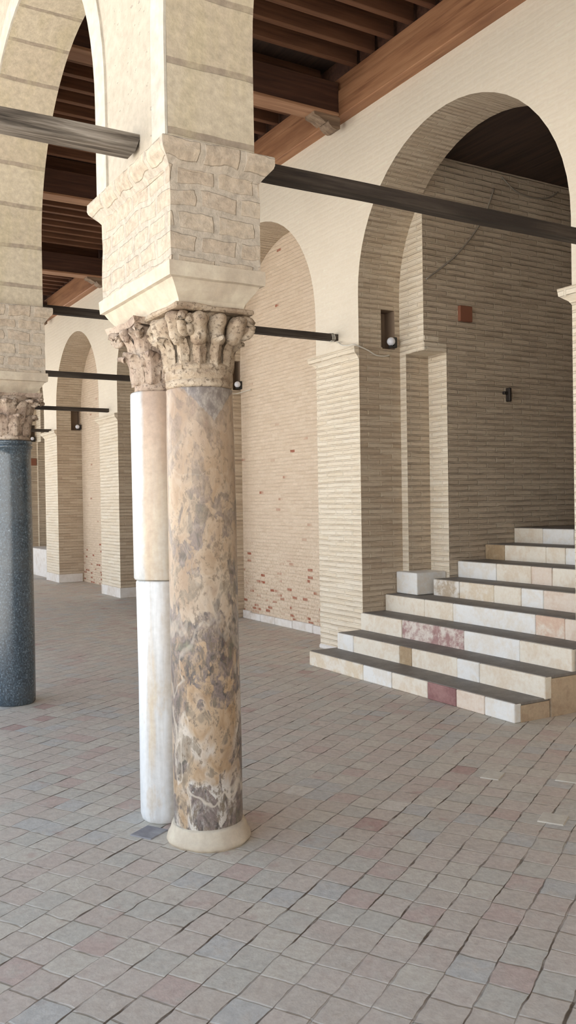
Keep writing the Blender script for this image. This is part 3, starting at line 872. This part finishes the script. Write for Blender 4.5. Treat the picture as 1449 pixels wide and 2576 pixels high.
# ------------------------------------------------------------------ ceiling timbers
bm = B(); box(bm, 0, .14, 0, 31, 0, .262, .006)
tag(obj('wall_plate', bm, M['plate'], loc=(XW - .125, -4.5, 5.466)), 'lower and larger orange brown timber board along the head of the wall', 'wall plate')
bm = B(); box(bm, 0, .11, 0, 31, 0, .145, .006)
up = tag(obj('wall_plate', bm, M['plate'], loc=(XW - .09, -4.5, 5.732)), 'upper timber board along the head of the wall, just under the joists', 'wall plate')
bm = B(); box(bm, .055, .08, 0, 31, .145, .37, .003)
obj('infill_board', bm, M['mainbeam'], up)

MB = [7.285 + 3.575 * k for k in range(-1, 5)]
names = ['out of sight above the twin columns', 'nearest main ceiling beam, with a corbel above the stair arch', 'second main ceiling beam, seen through the arch between the columns', 'third main ceiling beam, low in the arch between the columns', 'fourth and farthest main ceiling beam in view', 'beyond the farthest ceiling bay']
def main_beam(y, label):
    t = thing('ceiling_beam', (3.5, y, 5.47), label, 'ceiling beam')
    bm = B(); box(bm, -1.52, 1.525, .012, .205, .03, .335, .006)
    obj('beam_body', bm, M['mainbeam'], t)
    bm = B(); box(bm, -1.52, 1.52, 0, .217, 0, .03, .004)
    obj('lit_soffit', bm, M['lit_underside'], t)
    bm = B()
    prof = [(1.235, 0), (1.24, -.03), (1.30, -.045), (1.355, -.075), (1.375, -.085), (1.385, -.062), (1.40, -.06), (1.42, -.095), (1.45, -.12), (1.50, -.135), (1.545, -.12), (1.545, 0)]
    a = [bm.verts.new((x, .025, z)) for x, z in prof]; b = [bm.verts.new((x, .195, z)) for x, z in prof]
    for k in range(len(prof)):
        j = (k + 1) % len(prof); bm.faces.new((a[k], a[j], b[j], b[k]))
    bm.faces.new(a[::-1]); bm.faces.new(b)
    bmesh.ops.recalc_face_normals(bm, faces=bm.faces)
    obj('corbel', bm, M['corbel'], t)
    return t
M['lit_underside'] = mk_wood('lit_underside_timber', (.40, .22, .13), (.27, .135, .078), (.47, .28, .17), 0, .6, 18)  # paler copy for the beam undersides, floor bounce put into the colour
for y, n in zip(MB, names):
    main_beam(y, n if 'ceiling beam' in n else 'main ceiling beam ' + n)

ords = ['first', 'second', 'third', 'fourth', 'fifth', 'sixth', 'seventh', 'eighth', 'ninth', 'tenth', 'eleventh', 'twelfth']
bays = ['in front of the nearest main beam', 'behind the nearest main beam', 'behind the second main beam', 'behind the third main beam', 'behind the farthest main beam']
jb = B(); box(jb, -1.78, 1.72, -.034, .034, 0, .225, .004)
j0 = None
for bi, bay in enumerate(bays):
    ys, ye = MB[bi] + .22, MB[bi + 1]
    n = 11
    for k in range(n):
        y = ys + (ye - ys) * (k + .75) / (n + .5)
        # count from the nearest main beam away from it
        idx = n - 1 - k if bi == 0 else k
        if j0 is None:
            j0 = o = obj('ceiling_joist', jb, M['joist'])
        else:
            o = j0.copy(); C.objects.link(o)
        o.location = (3.35, y, 5.882)
        tag(o, f'{ords[idx]} brown timber joist counted {bay}', 'ceiling joist', f'ceiling joists {bay}')

# ------------------------------------------------------------------ staircase in the big arch
SX = [4.515, 4.815, 5.115, 5.42, 5.745, 6.07, 6.45, 6.87, 9.55]
SZ = [.142, .30, .47, .637, .80, .966, 1.123, 1.281]
YR = [4.485, 4.475, 4.49, 4.49, 4.875, 4.875, 4.875, 4.875]
YL = [7.215, 7.165, 7.18, 7.18, 6.80, 6.80, 6.80, 6.80]
BLK = [
 [(7.215, 6.32, 'ochre'), (6.32, 5.91, 'white'), (5.91, 5.44, 'cream'), (5.44, 5.10, 'maroon'), (5.10, 4.79, 'pink'), (4.79, 4.485, 'white')],
 [(7.165, 6.89, 'white'), (6.89, 6.18, 'cream'), (6.18, 6.01, 'brown'), (6.01, 5.42, 'cream'), (5.42, 5.16, 'white'), (5.16, 4.475, 'cream')],
 [(7.18, 6.52, 'cream'), (6.52, 5.67, 'patch'), (5.67, 5.02, 'white'), (5.02, 4.49, 'cream')],
 [(7.18, 6.56, 'cream'), (6.56, 6.15, 'cream'), (6.15, 5.14, 'white'), (5.14, 4.83, 'rust'), (4.83, 4.49, 'pink')],
 [(6.80, 6.42, 'mixed'), (6.42, 5.95, 'ochre'), (5.95, 5.61, 'cream'), (5.61, 5.35, 'white'), (5.35, 4.875, 'pink')],
 [(6.80, 6.25, 'white'), (6.25, 5.8, 'cream'), (5.8, 5.55, 'pink'), (5.55, 4.875, 'cream')],
 [(6.80, 6.52, 'brown'), (6.52, 5.97, 'cream'), (5.97, 5.73, 'cream'), (5.73, 4.875, 'white')],
 [(6.80, 6.40, 'cream'), (6.40, 5.99, 'white'), (5.99, 4.875, 'cream')]]
BN = {'patch': 'mottled maroon block', 'maroon': 'dark maroon block', 'white': 'white marble block', 'cream': 'cream marble block', 'ochre': 'ochre stained block', 'pink': 'pinkish block', 'brown': 'brown block', 'rust': 'rust stained block', 'mixed': 'brown and white block'}
st = thing('staircase', (4.515, 5.84, 0), 'eight step staircase of coloured marble blocks climbing into the big brick arch', 'staircase')
so = Vector((4.515, 5.84, 0))
rng = random.Random(11)
for k in range(8):
    bm = B()
    zb = SZ[k - 1] if k else 0
    x0, x1 = SX[k], SX[k + 1]
    top = SZ[k]
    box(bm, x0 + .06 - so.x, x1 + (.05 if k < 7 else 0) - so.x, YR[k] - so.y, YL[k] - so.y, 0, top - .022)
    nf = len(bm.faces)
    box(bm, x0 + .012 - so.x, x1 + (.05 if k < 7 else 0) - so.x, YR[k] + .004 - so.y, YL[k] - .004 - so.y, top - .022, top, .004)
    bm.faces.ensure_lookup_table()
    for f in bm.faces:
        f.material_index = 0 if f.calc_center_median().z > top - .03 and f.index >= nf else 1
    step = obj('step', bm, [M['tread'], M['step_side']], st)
    for (ya, yb, c) in BLK[k]:
        b2 = B()
        j = rng.uniform(-.003, .004)
        box(b2, x0 + j - so.x, x0 + .07 - so.x, yb + .002 - so.y, ya - .002 - so.y, max(zb - .01, 0), top - .004, .009, 2)
        roughen(b2, .002, 12, ya)
        o = obj('riser_block', b2, BL[c], step); o['label'] = BN[c]
bm = B(); box(bm, -.02, .37, -.165, .165, 0, .222, .012, 2); roughen(bm, .003, 10, 1)
tag(obj('plinth_stone', bm, BL['white'], loc=(5.59, 7.012, .64)), 'white marble plinth stone on the fourth step under the brick pilaster', 'plinth stone')

def tile(x, y, m, label, w=.07, d=.065, rz=30.3):
    b = B(); box(b, -w, w, -d, d, -.02, .005, .004)
    o = obj('paving_tile', b, m, fl, loc=(x, y, 0)); o.rotation_euler.z = R(rz); o['label'] = label
tile(1.565, 3.99, M['dark_plinth'], 'dark grey tile beside the white column foot')
tile(3.325, 3.05, M['pale_tile'], 'pale tile')
tile(3.565, 3.72, M['pale_tile'], 'pale tile', .075, .055)
tile(3.88, 3.44, M['pale_tile'], 'pale tile')
# ------------------------------------------------------------------ small things on the wall
bm = B(); box(bm, -.085, .085, -.03, .02, -.08, .08, .006)
tt = obj('terracotta_tile', bm, M['terracotta'], loc=(6.21, 6.80, 3.50))
tag(tt, 'reddish brown square tile set in the shaded wall above the stairs', 'tile')
bm = B(); box(bm, -.065, .065, -.02, .02, -.085, .085, .006)
tag(obj('terracotta_tile', bm, M['terracotta'], loc=(5.585, 21.39, 2.66)), 'small reddish square tile on the farthest jamb beside the granite column', 'tile')
bm = B(); box(bm, -.02, .02, -.05, .01, -.075, .07, .008); box(bm, -.07, .02, -.03, .008, .0, .03, .006)
tag(obj('iron_hook', bm, M['iron'], loc=(6.80, 6.80, 2.70)), 'small dark iron hook on the shaded wall above the stairs', 'hook')
def cable(pts, r, m, label, name='cable'):
    bm = B(); o_ = Vector(pts[0]); tube(bm, [Vector(p) - o_ for p in smoothpath(pts)], r)
    tag(obj(name, bm, m, loc=o_), label, 'cable')
cable([(5.135, 7.56, 3.245), (5.11, 7.50, 3.235), (5.085, 7.38, 3.185), (5.075, 7.25, 3.165), (5.09, 7.175, 3.16), (5.24, 7.165, 3.115), (5.34, 7.17, 3.075), (5.45, 7.175, 3.07), (5.52, 7.18, 3.085)], .007, M['cable'], 'white cable draped from the tie beam end over the pier left of the stairs')
cable([(5.45, 10.72, 3.085), (5.52, 10.715, 3.09), (5.60, 10.70, 3.10), (5.645, 10.60, 3.115), (5.648, 10.40, 3.12)], .007, M['cable'], 'white cable below the lamp right of the mottled column')
cable([(6.75, 6.79, 5.0), (6.95, 6.785, 4.88), (7.2, 6.78, 4.85), (7.45, 6.785, 4.89), (7.6, 6.79, 4.98)], .008, M['wire'], 'thin wire sagging under the dark passage ceiling')
cable([(5.70, 6.79, 3.80), (6.10, 6.79, 4.09), (6.45, 6.79, 4.48), (6.64, 6.79, 4.86)], .009, M['wire'], 'thin grey line climbing diagonally across the shaded passage wall')  # diagonal mark on the wall, modelled as a thin tube
# cord wound round the tie beam end
bm = B()
for q in range(3):
    x = 5.07 + q * .016
    tube(bm, [(x - 5.07 + .004 * math.cos(a * 3), math.sin(a) * .048, math.cos(a) * .044) for a in [2 * PI * i / 20 for i in range(21)]], .004, 6)
tag(obj('cord', bm, M['cable'], loc=(5.07, 7.59, 3.301)), 'pale cord wound round the tie beam end beside the stair arch', 'cord')

recess_lamp(7.19, 5.53, 0, 'white globe lamp on the ledge of the big stair arch')
recess_lamp(10.73, 5.60, 0, 'white globe lamp right of the mottled column capital')
recess_lamp(17.87, 5.575, 0, 'small white globe lamp in the far niche between the columns')
recess_lamp(21.4, 5.56, 0, 'tiny white globe lamp beside the granite column shaft')
bm = B(); box(bm, -.22, .25, -.9, .9, 0, .62, .01)
tag(obj('stone_bench', bm, M['white_plinth'], loc=(5.5, 20.2, 0)), 'low pale masonry bench far away beside the granite column', 'bench')

# ------------------------------------------------------------------ light
w = bpy.data.worlds.new('sky'); sc.world = w; w.use_nodes = True
nt = w.node_tree; nt.nodes.clear()
bg = nt.nodes.new('ShaderNodeBackground'); wo = nt.nodes.new('ShaderNodeOutputWorld')
tc = nt.nodes.new('ShaderNodeTexCoord'); sx = nt.nodes.new('ShaderNodeSeparateXYZ'); rp = nt.nodes.new('ShaderNodeValToRGB')
nt.links.new(tc.outputs['Generated'], sx.inputs[0]); nt.links.new(sx.outputs['Z'], rp.inputs[0])
rp.color_ramp.elements.new(.5); ce = rp.color_ramp.elements
for e_, (p_, c_) in zip(ce, ((0.0, (1.0, .945, .875)), (.22, (.62, .66, .70)), (.6, (.20, .29, .42)))):
    e_.position = p_; e_.color = (*c_, 1)
nt.links.new(rp.outputs[0], bg.inputs[0]); bg.inputs[1].default_value = 4.0
nt.links.new(bg.outputs[0], wo.inputs[0])
sl = bpy.data.lights.new('sun', 'SUN'); sl.energy = 15.0; sl.angle = R(.6); sl.color = (1, .965, .905)
so_ = bpy.data.objects.new('sun', sl); C.objects.link(so_)
d = Vector((.10, -.35, -1)).normalized()
so_.rotation_euler = d.to_track_quat('-Z', 'Y').to_euler()

# ------------------------------------------------------------------ camera
yaw, pitch, roll, F = R(30.808), R(-.6876), R(-.9282), 2197.3
f = Vector((math.sin(yaw) * math.cos(pitch), math.cos(yaw) * math.cos(pitch), math.sin(pitch)))
r = Vector((math.cos(yaw), -math.sin(yaw), 0)); u = r.cross(f)
r2 = r * math.cos(roll) + u * math.sin(roll); u2 = -r * math.sin(roll) + u * math.cos(roll)
cam = bpy.data.cameras.new('camera'); co = bpy.data.objects.new('camera', cam); C.objects.link(co)
mw = Matrix.Identity(4)
for i, v in enumerate((r2, u2, -f)):
    for k in range(3): mw[k][i] = v[k]
mw.translation = Vector((0, 0, 1.6))
co.matrix_world = mw
cam.sensor_fit = 'HORIZONTAL'; cam.sensor_width = 36; cam.lens = F / 1449 * 36
cam.clip_start = .05; cam.clip_end = 200
sc.camera = co
sc.view_settings.view_transform = 'Standard'
sc.view_settings.look = 'None'
sc.view_settings.gamma = 1
sc.view_settings.exposure = 0.0
try:
    sc.cycles.max_bounces = 5; sc.cycles.diffuse_bounces = 4; sc.cycles.glossy_bounces = 2; sc.cycles.transmission_bounces = 0; sc.cycles.volume_bounces = 0; sc.cycles.adaptive_threshold = .04; sc.cycles.sample_clamp_indirect = 10
except Exception: pass
